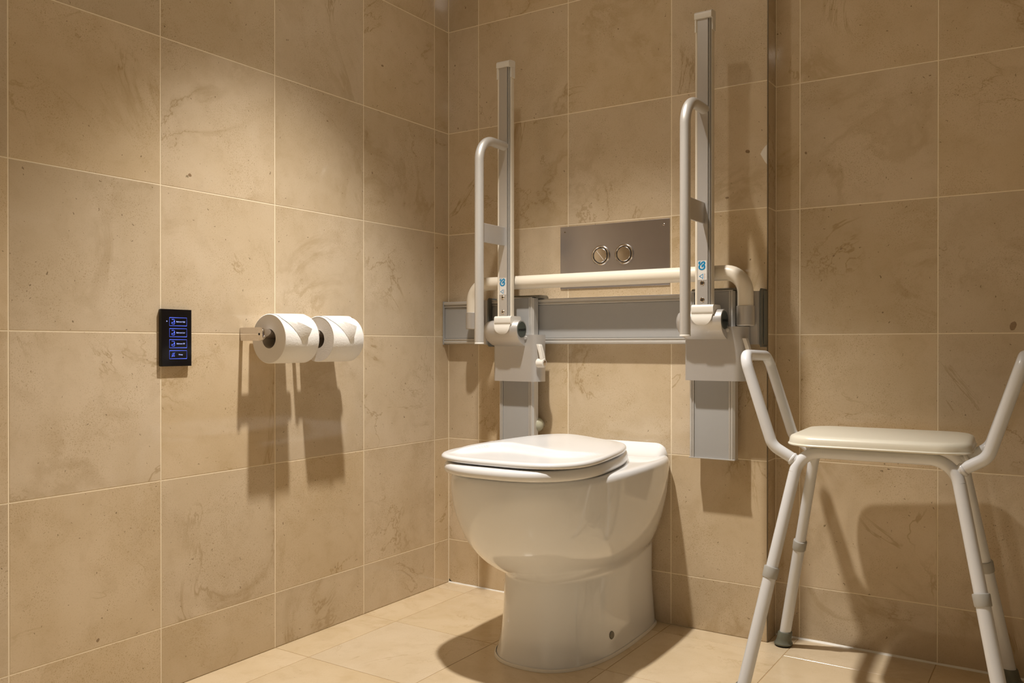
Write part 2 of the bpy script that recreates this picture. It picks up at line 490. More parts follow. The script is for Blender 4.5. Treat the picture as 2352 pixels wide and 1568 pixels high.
def outline(par, n=40):
    yf, ym, hw, hr, p = par
    side = []
    for k in range(13):
        u = k / 13; side.append((hr + (hw - hr) * math.sqrt(1 - (1 - u) ** 2), ym * u))
    pts = [(hw * math.cos(a) ** (2 / p) if a < PI / 2 - 1e-6 else 0.0, ym - (ym - yf) * math.sin(a) ** (2 / p)) for a in [PI / 2 * k / n for k in range(n + 1)]]
    return [(0.0, 0.0)] + side + pts
CY = -0.22
def radial(par, ths):
    P = outline(par); res = []
    A = [math.atan2(x, -(y - CY)) for x, y in P]      # pi at the wall, 0 at the front
    for t in ths:
        best = None
        for i in range(len(P) - 1):
            if A[i + 1] - 1e-9 <= t <= A[i] + 1e-9:
                dx, dy = math.sin(t), -math.cos(t)
                ex, ey = P[i + 1][0] - P[i][0], P[i + 1][1] - P[i][1]
                qx, qy = P[i][0], P[i][1] - CY
                den = dx * ey - dy * ex
                if abs(den) > 1e-9: best = (qx * ey - qy * ex) / den; break
        res.append(best if best is not None else math.hypot(P[-1][0], P[-1][1] - CY))
    return res
TH_ = [PI * k / 72 for k in range(73)]
def smax(a, b, k):
    h = min(max(.5 + .5 * (a - b) / k, 0), 1); return b + (a - b) * h + k * h * (1 - h)
def pan_ring(z, scale_in=0.0, zz=None, rise=0.0):
    rp = radial(sm_interp(PED, z), TH_)
    if z > BOWL[0][0]:
        rb = radial(sm_interp(BOWL, z), TH_); rp = [smax(a, b, .026 if q < 1.2 else max(.012, .026 - .010 * (q - 1.2))) for a, b, q in zip(rp, rb, TH_)]
    ring = []
    for sgn in (1, -1):
        seq = range(len(TH_)) if sgn == 1 else range(len(TH_) - 2, 0, -1)
        for i in seq:
            r = rp[i]; x = r * math.sin(TH_[i]); y = CY - r * math.cos(TH_[i])
            if scale_in:
                x = max(x - scale_in, x * 0.2); y = min(y + scale_in * min(max((CY - y) / 0.12, 0), 1), 0.0)
            q = min(max((y + 0.27) / 0.11, 0), 1); q = q * q * (3 - 2 * q)
            ring.append((X0 + sgn * x, min(y, 0.0) - 0.0004, (z if zz is None else zz) + rise * q))
    return ring
toilet = empty('toilet', (X0, -0.22, 0), 'white back-to-wall toilet with closed wavy lid in front of the steel flush plate', 'toilet')
rings = [pan_ring(z) for z in [0.0015, .006, .012, .02, .03, .045, .06, .08, .10, .12, .14, .155] + [.165 + .004 * k for k in range(20)] + [.25, .265, .28, .30, .32, .34, .36, .38, .392, .402]]
for ins, z, ri_ in ((.0, .411, 0.0), (.0006, .4165, 0.0), (.0030, .4225, .0), (.0065, .4258, .0), (.0110, .4272, .0), (.0180, .4276, .0), (.0340, .4276, 0.0)):
    rings.append(pan_ring(.418, ins, z, ri_))
for sc in (.75, .5, .25, .04):
    rings.append([(X0 + (x - X0) * sc, -.22 + (y + .22) * sc, .4276) for x, y, z in rings[-1 if sc == .75 else last]])
    if sc == .75: last = len(rings) - 2
pan = link('pan', mesh('pan', *loft_vf(rings)), M['porcelain'], toilet, smooth=60)
# rear shelf that rises to the wall behind the seat
rings = []
for k in range(49):
    xx = -1 + 2 * k / 48
    e = max(0.0, (abs(xx) - 0.78) / 0.22)
    h = 0.0275 * math.sqrt(max(0.0, 1 - e * e))
    col_ = [(X0 + .1475 * xx, -0.0004, .420), (X0 + .1475 * xx, -.115, .420)]
    for j in range(13):
        q = j / 12
        col_.append((X0 + .1475 * xx, -.115 + .107 * q, .4270 + h * 0.86 * q ** 2.4))
    col_ += [(X0 + .1475 * xx, -.0050, .4270 + h * 0.95), (X0 + .1475 * xx, -.0025, .4270 + h), (X0 + .1475 * xx, -0.0004, .4270 + h)]
    rings.append(col_)
link('rear_shelf', mesh('shelf', *loft_vf(rings)), M['porcelain'], toilet, smooth=50)
# sealant skirting round the foot
base = pan_ring(0.0015)
rb = []
for f, z in ((0.0, 0.0003), (0.0045, 0.0003), (0.0036, 0.0036), (0.0, 0.0065)):
    rr = []
    for x, y, _ in base:
        d = Vector((x - X0, y - CY)); d2 = d.normalized() * f
        rr.append((x + d2.x, min(y + d2.y, -0.0004), z))
    rb.append(rr)
link('floor_sealant', mesh('seal', *loft_vf(rb, False, False)), M['sealant'], toilet, smooth=60)
# fixing cap on the side of the foot
link('fixing_cap', lathe([(0.0, -0.004), (0.0092, -0.004), (0.0092, 0.0010), (0.0080, 0.0022), (0.0050, 0.0024), (0.0, 0.0012)], (0.6745, -0.2745, 0.0447), (1, -0.12, 0.05), 24), M['groove'], toilet, smooth=30, label='grey metal fixing cap on the foot')

def egg_ring(hw, yc, b, n, k, z, N=160, f=1.0, zfun=None):
    out = []
    for i in range(N):
        t = 2 * PI * i / N; c, s = math.cos(t), math.sin(t)
        y = b * math.copysign(abs(s) ** (2 / n), s)
        x = hw * math.copysign(abs(c) ** (2 / n), c) * (1 - k * y / b)
        x *= f; y *= f
        out.append((X0 + x, yc + y, zfun(X0 + x, yc + y) if zfun else z))
    return out
# seat ring (solid under the closed lid)
sr = []
sp = (.1635, -.331, .267, 2.5, .285)
for f, z in ((0.90, .4284), (.965, .4286), (.988, .4300), (.998, .4345), (1.0, .4400), (.992, .4460), (.975, .4496), (.93, .4512)):
    sr.append(egg_ring(*sp, z, f=f))
link('seat', mesh('seat', *loft_vf(sr)), M['seat_plastic'], toilet, smooth=50)
# lid with a raised wave
lp = (.1655, -.340, .240, 3.0, .285)
def lid_lift(x, y):
    u = (x - X0) / .19; v = (y + .34) / .245
    return 0.003 * v - 0.0058 * math.tanh((u + 0.10) / 0.25) * max(0.0, (v + 0.3) / 1.3)
CR = [(.38, -.600), (.425, -.500), (.445, -.430), (.465, -.414), (.490, -.412), (.540, -.427), (.600, -.446), (.630, -.449), (.660, -.440), (.687, -.416), (.720, -.360)]
def crease(x):
    for (xa, ya), (xb, yb) in zip(CR[:-1], CR[1:]):
        if x <= xb:
            t = max(0.0, (x - xa) / (xb - xa)); return ya + (yb - ya) * t
    return CR[-1][1]
def lid_top(f):
    def zf(x, y):
        u = (x - X0) / .19
        yc_ = crease(x)
        st = 1 / (1 + math.exp(max(-40, min(40, -(y - yc_) / 0.0024))))
        q = 1 - f ** 3
        return .4688 + 0.0065 * q + 0.0080 * st * q * (1.0 - 0.45 * u) - 0.0040 * (1 - st) * q + lid_lift(x, y)
    return zf
def lid_edge(dz):
    def zf(x, y):
        return .4560 + dz + lid_lift(x, y)
    return zf
lr = []
for f, dz in ((.90, .0015), (.965, .0008), (.988, .0015), (.999, .0042), (1.0, .0068), (.996, .0095), (.985, .0118)):
    lr.append(egg_ring(*lp, 0, f=f, zfun=lid_edge(dz)))
for f in [.965 - .0125 * k for k in range(76)]:
    a = lid_top(f); b_ = lid_edge(.0132); mixf = min(1, (1 - f) / 0.20); mixf = mixf * mixf * (3 - 2 * mixf)
    lr.append(egg_ring(*lp, 0, f=f, zfun=lambda x, y, a=a, b_=b_, q=mixf: a(x, y) * q + b_(x, y) * (1 - q)))
link('lid', mesh('lid', *loft_vf(lr)), M['seat_plastic'], toilet, smooth=60)
for sx in (-0.060, 0.060):
    link('hinge', tube([(X0 + sx - 0.014, -0.106, 0.4490), (X0 + sx + 0.014, -0.106, 0.4490)], 0.0055, 16), M['seat_plastic'], toilet, smooth=40)

# ------------------------------------------------------------------ flush plate
fp = empty('flush_plate', (0.5424, -0.002, 0.8547), 'brushed steel dual flush plate with two round buttons on the back wall', 'flush plate')
link('plate', box((0.3843, -0.0032, 0.8547), (0.7004, -0.0001, 1.0223), 0.0006), M['steel'], fp)
for k, bx_ in enumerate((0.5075, 0.5755)):
    b = link('button', lathe([(0.0, -0.001), (0.0195, -0.001), (0.0195, 0.0035), (0.0180, 0.0046), (0.0, 0.0050)], (bx_, -0.0032, 0.9394), (0, -1, 0), 40), M['steel_bright'], fp, smooth=35)
    link('button_ring', lathe([(0.0212, -0.001), (0.0212, 0.0030), (0.0225, 0.0042), (0.0245, 0.0042), (0.0262, 0.0030), (0.0268, 0.0), (0.0268, -0.001)], (bx_, -0.0032, 0.9394), (0, -1, 0), 48), M['steel_bright'], b, smooth=35)
    link('button_gap', lathe([(0.0, -0.0005), (0.0215, -0.0005), (0.0215, 0.0006), (0.0, 0.0006)], (bx_, -0.0032, 0.9394), (0, -1, 0), 32), M['black_hole'], b)
    if k == 0:
        link('dividing_line', tube([(bx_ - 0.0105, -0.0083, 0.9394 + 0.0125), (bx_ + 0.0105, -0.0083, 0.9394 - 0.0125)], 0.0005, 8), M['offwhite'], b)
for sx, sz in ((0.3990, 1.0078), (0.6854, 1.0072)):
    s = link('screw', lathe([(0.0, -0.001), (0.0027, -0.001), (0.0027, 0.0004), (0.0020, 0.0008), (0.0, 0.0008)], (sx, -0.0032, sz), (0, -1, 0), 20), M['steel_bright'], fp, smooth=35)
    link('socket', lathe([(0.0, 0.0), (0.0011, 0.0), (0.0011, 0.0011), (0.0, 0.0011)], (sx, -0.0032, sz), (0, -1, 0), 6), M['black_hole'], s)

# ------------------------------------------------------------------ horizontal rail on the back wall
rl = empty('wall_rail', (0.475, -0.01, 0.705), 'long horizontal grey and aluminium mounting rail across the back wall', 'rail')
RX0, RX1 = 0.0035, 0.9455
prof = [(-0.0005, .7055), (-0.022, .7055), (-0.0265, .7080), (-0.0270, .7125), (-0.0235, .7150), (-0.0235, .7172), (-0.0258, .7182), (-0.0258, .7205), (-0.019, .7220),
        (-0.019, .8120), (-0.0245, .8132), (-0.0245, .8160), (-0.0215, .8172), (-0.0215, .8190), (-0.0275, .8208), (-0.0275, .8262), (-0.0235, .8292), (-0.0005, .8292)]
link('rail_profile', extrude(prof, 'x', RX0, RX1), M['alu'], rl, smooth=30)
link('face_panel', box((RX0 + .001, -0.0212, .7225), (RX1 - .001, -0.0185, .8116), 0.0004), M['panel_grey'], rl)
link('end_cap', box((RX0 - 0.0025, -0.0295, .7040), (RX0, -0.0005, .8305), 0.0006), M['panel_grey'], rl)
link('end_cap', box((RX1, -0.0285, .7040), (RX1 + 0.0012, -0.0014, .8305), 0.0004), M['dark_grey'], rl)

# ------------------------------------------------------------------ U-shaped cream bar
BY = -0.068
ub = empty('back_bar', (0.5475, BY, 0.7466), 'cream U-shaped tubular back bar spanning the rail below the flush plate', 'grab bar')
path = fillet([(.1388, BY, .752), (.1388, BY, .8725), (.9155, BY, .8725), (.9155, BY, .752)], .048, 12)
link('bar_tube', tube(path, .0182, 28), M['cream'], ub, smooth=40)
for sx in (.1388, .9155):
    sl = link('sleeve', lathe([(0.0, 0.0), (.0190, 0.0), (.0205, .0018), (.0205, .0455), (.0195, .0465), (.0178, .0465)], (sx, BY, .7476), (0, 0, 1), 32), M['alu_paint'], ub, smooth=35)
    bx0, bx1 = (.1235, .1705) if sx < .5 else (.8945, .9405)
    m_ = extrude([(bx0, -0.0275), (bx0, -0.042), (bx0 + .004, -0.046), (bx1 - .004, -0.046), (bx1, -0.042), (bx1, -0.0275)], 'z', .7045, .8290)
    blk = link('mounting_block', m_, M['alu_paint'], ub, smooth=40)
    link('support_neck', extrude([(sx - .012, -0.045), (sx - .012, BY), (sx + .012, BY), (sx + .012, -0.045)], 'z', .7520, .7880, 0.002), M['alu_paint'], blk)
    x2 = bx1 if sx > .5 else bx1
    cl = extrude([(-0.0275, .7035), (-0.0275, .8305), (-0.001, .8305), (-0.001, .8352), (-0.038, .8352), (-0.0435, .8300), (-0.0435, .7040), (-0.038, .6985), (-0.001, .6985), (-0.001, .7035)], 'x', x2, x2 + .0042, 0.0006)
    link('clamp', cl, M['dark_grey'], blk, label='dark grey clamp')

# ------------------------------------------------------------------ text helper
def text_vf(s, size, place, bold=0.0, align='CENTER', sx=1.0, depth=0.0003):
    """text outline as thin prisms; place(u, v, out) -> world"""
    cu = bpy.data.curves.new('text', 'FONT')
    cu.body = s; cu.size = size; cu.align_x = align; cu.align_y = 'CENTER'; cu.offset = bold; cu.resolution_u = 3
    o = bpy.data.objects.new('text', cu); COL.objects.link(o)
    bpy.context.view_layer.update()
    me = o.to_mesh()
    V = [v.co.copy() for v in me.vertices]; F = [tuple(p.vertices) for p in me.polygons]
    o.to_mesh_clear(); bpy.data.objects.remove(o); bpy.data.curves.remove(cu)
    return [place(v.x * sx, v.y, depth) for v in V], F

def ribbon_vf(pts, wd, place, closed=False, out=0.0003):
    n = len(pts); V = []; F = []
    for i in range(n):
        a = pts[(i - 1) % n] if (closed or i) else pts[i]; b = pts[(i + 1) % n] if (closed or i < n - 1) else pts[i]
        d = Vector((b[0] - a[0], b[1] - a[1])).normalized()
        k = 1.0
        if (closed or 0 < i < n - 1):
            e1 = Vector((pts[i][0] - a[0], pts[i][1] - a[1])).normalized(); k = 1 / max(0.5, abs(e1.dot(d)))
        nx, ny = -d.y * wd / 2 * k, d.x * wd / 2 * k
        V += [place(pts[i][0] + nx, pts[i][1] + ny, out), place(pts[i][0] - nx, pts[i][1] - ny, out)]
    for i in range(n if closed else n - 1):
        j = (i + 1) % n; F.append((2 * i, 2 * i + 1, 2 * j + 1, 2 * j))
    return V, F

# ------------------------------------------------------------------ fold-up support arms
def support_arm(ax, dz, label):
    zc = .7444 + dz                      # hinge height
    t = empty('fold_up_grab_arm', (ax, -0.05, .4305), label, 'grab arm', 'fold-up grab arms beside the toilet')
    cx = ax - .004
    # vertical column
    c0, c1 = cx - .056, cx + .056
    pr = [(c0, -.0285), (c0, -.050), (c0 + .003, -.0545), (c0 + .0065, -.0545), (c0 + .0070, -.0520), (c0 + .0085, -.0520), (c0 + .0090, -.0545), (c0 + .0115, -.0545), (c0 + .0120, -.0505),
          (c1 - .0145, -.0505), (c1 - .0140, -.0545), (c1 - .0110, -.0545), (c1 - .0105, -.0520), (c1 - .0090, -.0520), (c1 - .0085, -.0545), (c1 - .005, -.0545), (c1, -.0495), (c1, -.0285)]
    colm = link('column', extrude(pr, 'z', .4330, .8305), M['alu'], t, smooth=30)
    link('column_panel', box((c0 + .0125, -.0520, .4332), (c1 - .0150, -.0490, .8300), .0003), M['panel_grey'], colm)
    link('column_end_cap', box((c0 - .0006, -.0555, .4305), (c1 + .0006, -.0280, .4332), .0006), M['alu_paint'], colm)
    link('column_end_cap', box((c0, -.0550, .8305), (c1 - .004, -.0280, .8332), .0006), M['alu_paint'], colm)
    hk = [(-.001, .8300), (-.040, .8300), (-.040, .8335), (-.0500, .8335), (-.050, .8352), (-.045, .8385), (-.008, .8385), (-.001, .8352)]
    link('hook', extrude(hk, 'x', c0 + .004, c1 + .016, .0006), M['groove'], colm, smooth=40)
    # sliding carriage
    b0 = ax - .0635
    pr = [(b0, -.030), (b0, -.070), (b0 + .002, -.0745), (b0 + .006, -.077), (b0 + .0085, -.077), (b0 + .0090, -.0755), (b0 + .0100, -.0755), (b0 + .0105, -.082)]
    pr += [(ax + .058, -.082)] + [(ax + .058 + .028 * math.sin(a), -.054 - .028 * math.cos(a)) for a in [PI / 2 * k / 8 for k in range(1, 9)]] + [(ax + .086, -.0475), (ax + .058, -.0475), (ax + .058, -.030)]
    zb, zt = .605 + dz * .85, .7305 + dz * .95
    car = link('carriage', extrude(pr, 'z', zb, zt), M['alu_paint'], t, smooth=25)
    # hinge barrel: round hinge whose front runs down onto the carriage
    yc, r = -.0985, .0252
    ring = [(yc + r * math.cos(a), zc + r * math.sin(a)) for a in [math.radians(d) for d in range(-25, 206, 11)]]
    ring += [(-.1185, zc - .0200), (-.1130, zc - .0275), (-.1040, zc - .0345), (-.0940, zc - .0400), (-.0815, zc - .0445), (-.0760, zc - .0445), (-.0745, zc - .0250)]
    cy_, cz_ = yc, zc - .006
    rings = []
    for xx, sc in ((-.0700, .45), (-.0690, .62), (-.0660, .80), (-.0610, .92), (-.0550, .98), (-.0490, 1.0), (.0425, 1.0), (.0432, .985)):
        rings.append([(ax + xx, cy_ + (y - cy_) * sc, cz_ + (z - cz_) * sc) for y, z in ring])
    bar = link('hinge_barrel', mesh('barrel', *loft_vf(rings)), M['alu_paint'], t, smooth=40)
    cap = link('hinge_cap', lathe([(0.0, -.001), (.0215, -.001), (.0215, .0004), (.0205, .0014), (.0, .0016)], (ax + .0432, yc, zc), (1, 0, 0), 36), M['cap_dark'], bar, smooth=35, label='dark round cap with lettering')
    V, F = text_vf('pressalit', .0098, lambda u, v, o: (ax + .0432 + .0016 + o, yc + u, zc + v), bold=.0003, sx=1.05)
    link('lettering', mesh('letters', V, F), M['ink'], cap)
    # pivot pin and release lever on the carriage
    link('pivot_pin', lathe([(0.0, 0.0), (.0052, 0.0), (.0052, .0050), (.0040, .0068), (0.0, .0072)], (ax + .0445, -.0800, zt - .008), (0.25, -1, 0), 20), M['alu_paint'], car, smooth=35)
    lx, lz = ax + .0800, zb + .050
    lev = []
    for k in range(9):
        q = k / 8; ang = q * 1.35
        x_ = lx + .004 + .0125 * math.sin(ang); z_ = lz + .050 - .050 * q
        hw_ = .0080; th = .0046
        lev.append([(x_ - th, -.076 - hw_, z_), (x_ + th, -.076 - hw_, z_), (x_ + th, -.076 + hw_, z_), (x_ - th, -.076 + hw_, z_)])
    lever = link('release_lever', bevel_me(mesh('lever', *loft_vf(lev)), .0010, 1, 40), M['offwhite'], t, smooth=40)
    link('lever_boss', lathe([(0.0, 0.0), (.0105, 0.0), (.0118, .0015), (.0118, .0205), (.0105, .0220), (.0, .0220)], (lx - .001, -.076, lz), (1, 0, 0), 28), M['offwhite'], lever, smooth=35)
    link('lever_screw', lathe([(0.0, .0), (.0072, .0), (.0072, .0010), (.0058, .0016), (.0, .0010)], (lx + .021, -.076, lz), (1, 0, 0), 24), M['steel_bright'], lever, smooth=35)
    # cream cover on the hinge
    rc_ = r + .0032; V = []; F = []
    cols, rws = 14, 16
    ztop, ztip = zc + .0200, zc - .0125
    x0_, x1_ = ax - .0300, ax + .0250
    def cover_pt(i, j, lift):
        u = -1 + 2 * i / cols
        zlow = ztip + (ztop - ztip) * (1 - math.sqrt(max(0, 1 - min(1, abs(u)) ** 2.2))) * 0.96
        z = ztop + (zlow - ztop) * j / rws
        rr = rc_ - lift
        y = yc - math.sqrt(max(1e-6, rr * rr - (z - zc) ** 2)) if abs(z - zc) < rr else yc
        if z > zc: y = min(y, yc - rr * (0.86 + .14 * (1 - (z - zc) / (ztop - zc))))
        return ((x0_ + x1_) / 2 + u * (x1_ - x0_) / 2, y, z)
    top = [[cover_pt(i, j, 0) for i in range(cols + 1)] for j in range(rws + 1)]
    low = [[cover_pt(i, j, .0028) for i in range(cols + 1)] for j in range(rws + 1)]
    nC = cols + 1
    V = [p for row in top for p in row] + [p for row in low for p in row]; o_ = nC * (rws + 1)
    for j in range(rws):
        for i in range(cols):
            a = j * nC + i; F += [(a, a + 1, a + nC + 1, a + nC), (o_ + a, o_ + a + nC, o_ + a + nC + 1, o_ + a + 1)]
    for i in range(cols):
        a = rws * nC + i; F.append((a, a + 1, o_ + a + 1, o_ + a))
    for j in range(rws):
        a = j * nC; F.append((a, a + nC, o_ + a + nC, o_ + a)); a = j * nC + cols; F.append((a, o_ + a, o_ + a + nC, a + nC))
    collar = rrect(-.1262, -.0740, zc + .0130, zc + .0360, .0070)
    cv, cf = extrude_vf(collar, 'x', x0_ + .003, x1_ + .0005)
    me = join('cover', [(V, F), (cv, cf)])
    link('hinge_cover', me, M['offwhite'], t, smooth=45)
    # the arm itself, folded up
    tip = 1.4640 + dz * .9
    z0 = zc + .030
    core = [(ax - .0165, -.1000), (ax - .0165, -.1185), (ax + .0150, -.1185), (ax + .0150, -.1000)]
    beam = link('beam', extrude(core, 'z', z0, tip - .008), M['groove'], t)
    link('beam_strip', box((ax - .0142, -.1215, z0), (ax + .0112, -.1180, tip - .020), .0005), M['alu_paint'], beam)
    link('beam_rib', tube([(ax + .0138, -.1180, z0), (ax + .0138, -.1180, tip - .02)], .0013, 10), M['alu'], beam, smooth=40)
    link('beam_rib', tube([(ax + .0158, -.1145, z0), (ax + .0158, -.1145, tip - .02)], .0013, 10), M['alu'], beam, smooth=40)
    for sgn in (-1, 1):
        x_a = ax + sgn * .0140; x_b = ax + (-.0198 if sgn < 0 else .0186)
        sd = rrect(min(x_a, x_b), max(x_a, x_b), -.1215 if sgn < 0 else -.1115, -.0965, .0022, 4)
        link('side_strip', extrude(sd, 'z', z0, tip - .010), M['cream'], beam, smooth=40)
    # end cap with side skirts
    hw_ = .0205
    cap_prof = [(-.0950, tip - .020), (-.1255, tip - .020)] + [(-.1255 + .010 * (1 - math.cos(a)), tip - .010 + .010 * math.sin(a) * .8) for a in [PI / 2 * k / 6 for k in range(7)]] + [(-.0990, tip), (-.0950, tip - .002)]
    parts = [extrude_vf(cap_prof, 'x', ax - hw_, ax + hw_)]
    parts.append(extrude_vf([(-.0950, tip - .046), (-.1130, tip - .046), (-.1130, tip - .018), (-.0950, tip - .018)], 'x', ax + hw_ - .0042, ax + hw_ - .0004))
    parts.append(extrude_vf([(-.0950, tip - .050), (-.1235, tip - .050), (-.1235, tip - .018), (-.0950, tip - .018)], 'x', ax - hw_ + .0004, ax - hw_ + .0042))
    link('end_cap', join('cap', parts), M['offwhite'], t, smooth=35)
    # sticker and screws near the hinge
    sy = -.1216
    s0, s1 = zc + .0930, zc + .1375
    st = link('safety_sticker', box((ax - .0125, sy - .00035, s0), (ax + .0088, sy + .0001, s1), .0001), M['sticker'], beam, label='white sticker with blue GS mark')
    sxc = ax - .0018
    V, F = text_vf('GS', .0215, lambda u, v, o: (sxc - v, sy - .0004 - o * .5, (s0 + s1) / 2 + .0105 + u), bold=.0011, sx=.80)
    link('blue_mark', mesh('gs', V, F), M['blue_ink'], st)
    pl = lambda u, v, o: (sxc + u, sy - .0004 - o * .5, s0 + .0085 + v)
    link('triangle_mark', mesh('tri', *ribbon_vf([(-.0068, 0), (.0015, -.0052), (.0015, .0052)], .0013, pl, True)), M['blue_ink'], st)
    link('small_print', join('print', [ribbon_vf([(.0050 + .0022 * (k % 2), -.0062 + .0021 * k), (.0064 - .0014 * (k % 2), -.0050 + .0021 * k)], .0008, pl) for k in range(6)]), M['red_ink'], st)
    for zz in (zc + .0858, zc + .0470):
        s = link('screw', lathe([(0.0, -.001), (.0056, -.001), (.0056, .0004), (.0046, .0012), (.0, .0012)], (ax - .0020, sy, zz), (0, -1, 0), 24), M['steel_bright'], beam, smooth=35)
        link('socket', lathe([(0.0, 0.0), (.0024, 0.0), (.0024, .0016), (.0, .0016)], (ax - .0020, sy, zz), (0, -1, 0), 6), M['black_hole'], s)
    # tubular hand loop and its spacer plate
    hx, hy = ax + .0015, -.2350
    htop = 1.2345 + dz * .92
    p = fillet([(hx, hy, .7077 + dz), (hx, hy, htop), (hx, -.1150, htop - .001)], .088, 16)
    link('hand_tube', tube(p, .0118, 26), M['alu'], t, smooth=40)
    link('tube_end', lathe([(.0, -.001), (.0122, -.001), (.0122, .0016), (.0118, .0022), (.0, .0022)], (hx, hy, .7072 + dz), (0, 0, 1), 26), M['offwhite'], t, smooth=35)
    pz = .9930 + dz * .93
    link('spacer_plate', box((hx - .0024, -.2260, pz - .0250), (hx + .0024, -.1180, pz + .0245), .0012), M['alu_paint'], t)
    return t

support_arm(.2770, 0.0, 'left fold-up grab arm with aluminium hand tube raised beside the corner')
support_arm(.8330, .0165, 'right fold-up grab arm with aluminium hand tube raised near the recess edge')

# small bumper on the wall behind the left column
wbm = empty('wall_bumper', (.326, 0, .486), 'small pale round wall bumper peeking out beside the left column', 'bumper')
link('bumper_ball', lathe([(.006, -.0002)] + [(.0205 * math.sin(a), .0215 - .0205 * math.cos(a)) for a in [math.radians(d) for d in range(20, 181, 10)]], (.3195, 0, .485), (0, -1, 0), 28), M['bumper'], wbm, smooth=60)
link('bumper_base', lathe([(.0, -.0001), (.012, -.0001), (.012, .004), (.0, .004)], (.3195, 0, .485), (0, -1, 0), 24), M['alu_paint'], wbm, smooth=35)

# ------------------------------------------------------------------ toilet roll holders and rolls
def holder(y0, rod_len, label):
    t = empty('toilet_roll_holder', (0, y0, .727), label, 'roll holder', 'chrome toilet roll holders')
    prof = [(.0003, .7122), (.0003, .7418), (.0640, .7418)] + [(.0640 + .0148 * math.sin(a), .7270 + .0148 * math.cos(a)) for a in [PI * k / 10 for k in range(1, 10)]] + [(.0640, .7122)]
    link('arm', extrude(prof, 'y', y0, y0 + .0085, .0010), M['chrome'], t, smooth=35)
    link('rod', lathe([(0.0, .0), (.0114, .0), (.0114, rod_len - .004), (.0095, rod_len), (0.0, rod_len)], (.0640, y0 + .0085, .7270), (0, 1, 0), 30), M['chrome'], t, smooth=40)
    link('grub_screw', lathe([(0.0, -.0005), (.0026, -.0005), (.0026, .0004), (.0, .0004)], (.0640, y0, .7270), (0, -1, 0), 16), M['black_hole'], t)
    return t
holder(-.7620, .130, 'left chrome toilet roll holder beside the black touch panel')
holder(-.6130, .130, 'right chrome toilet roll holder between the two paper rolls')

def roll(y0, ln, R, flap, label):
    ax_, az = .0640, .7172
    t = empty('toilet_roll', (ax_, y0, az), label, 'toilet roll', 'white toilet rolls')
    ri = .0215
    n = 72
    prof = [(ri, 0.0), (R - .0015, 0.0), (R, .0012), (R, ln - .0012), (R - .0015, ln), (ri, ln)]
    def ringat(r, y):
        return [(ax_ + r * math.cos(2 * PI * k / n), y0 + y, az + r * math.sin(2 * PI * k / n)) for k in range(n)]
    outer = loft_vf([ringat(R - .0015, 0.0), ringat(R, .0012), ringat(R, ln - .0012), ringat(R - .0015, ln)], False, False)
    link('paper_body', mesh('outer', *outer), M['paper'], t, smooth=60)
    for y in (0.0002, ln - .0002):
        F = [(i, (i + 1) % n, n + (i + 1) % n, n + i) for i in range(n)]
        link('paper_edge', mesh('edge', ringat(R - .0012, y) + ringat(ri, y), F), M['paper_side'], t)
    link('core', mesh('core', *loft_vf([ringat(ri, .0002), ringat(ri, ln - .0002)], False, False)), M['card'], t, smooth=60)
    # folded end sheet: a little awning from the top of the roll with a triangular underside
    def cyl(ang, y, lift=0.0):
        a = math.radians(ang); return (ax_ + (R + lift) * math.cos(a), y0 + y, az + (R + lift) * math.sin(a))
    A0, A1, B0, Tt, D = flap
    rows_ = []
    # sheet hugging the roll over the top, then leaving it towards the fold edge
    V, F = [], []
    m_ = 12
    for j in range(9):
        q = j / 8
        row = []
        for i in range(m_ + 1):
            u = i / m_
            ang_end = A1[0] + (Tt[0] - A1[0]) * u
            y_ = A1[1] + (Tt[1] - A1[1]) * u
            lift_end = A1[2] + (Tt[2] - A1[2]) * u
            ang = 100 + (ang_end - 100) * q
            yy = A0[1] + (B0[1] - A0[1]) * u
            yy = yy + (y_ - yy) * q
            row.append(cyl(ang, yy, .0006 + lift_end * q ** 1.6))
        rows_.append(row)
    k = m_ + 1
    V = [p for r_ in rows_ for p in r_]
    F = [(j * k + i, j * k + i + 1, (j + 1) * k + i + 1, (j + 1) * k + i) for j in range(8) for i in range(m_)]
    o = len(V)
    # the returning face of the fold, from the fold edge back to a point low on the roll
    for j in range(1, 7):
        q = j / 6
        for i in range(m_ + 1):
            u = i / m_
            ang_end = A1[0] + (Tt[0] - A1[0]) * u; lift_end = A1[2] + (Tt[2] - A1[2]) * u; y_ = A1[1] + (Tt[1] - A1[1]) * u
            V.append(cyl(ang_end + (D[0] - ang_end) * q, y_ + (D[1] - y_) * q, .0006 + lift_end * (1 - q) ** 1.3))
    base_rows = [8 * k] + [o + (j - 1) * k for j in range(1, 7)]
    for a, b in zip(base_rows[:-1], base_rows[1:]):
        F += [(a + i, a + i + 1, b + i + 1, b + i) for i in range(m_)]
    link('folded_sheet', mesh('flap', V, F), M['paper'], t, smooth=50)
    return t
roll(-.7350, .0990, .0550, ((100, .006, 0), (52, .006, .0010), (100, .097, 0), (17, .060, .0200), (-14, .052, 0)), 'near toilet roll with folded tip, beside the chrome end arm')
roll(-.5890, .1000, .0540, ((100, .006, 0), (56, .008, .0010), (100, .097, 0), (24, .060, .0200), (-12, .056, 0)), 'far toilet roll with folded tip, nearer the room corner')

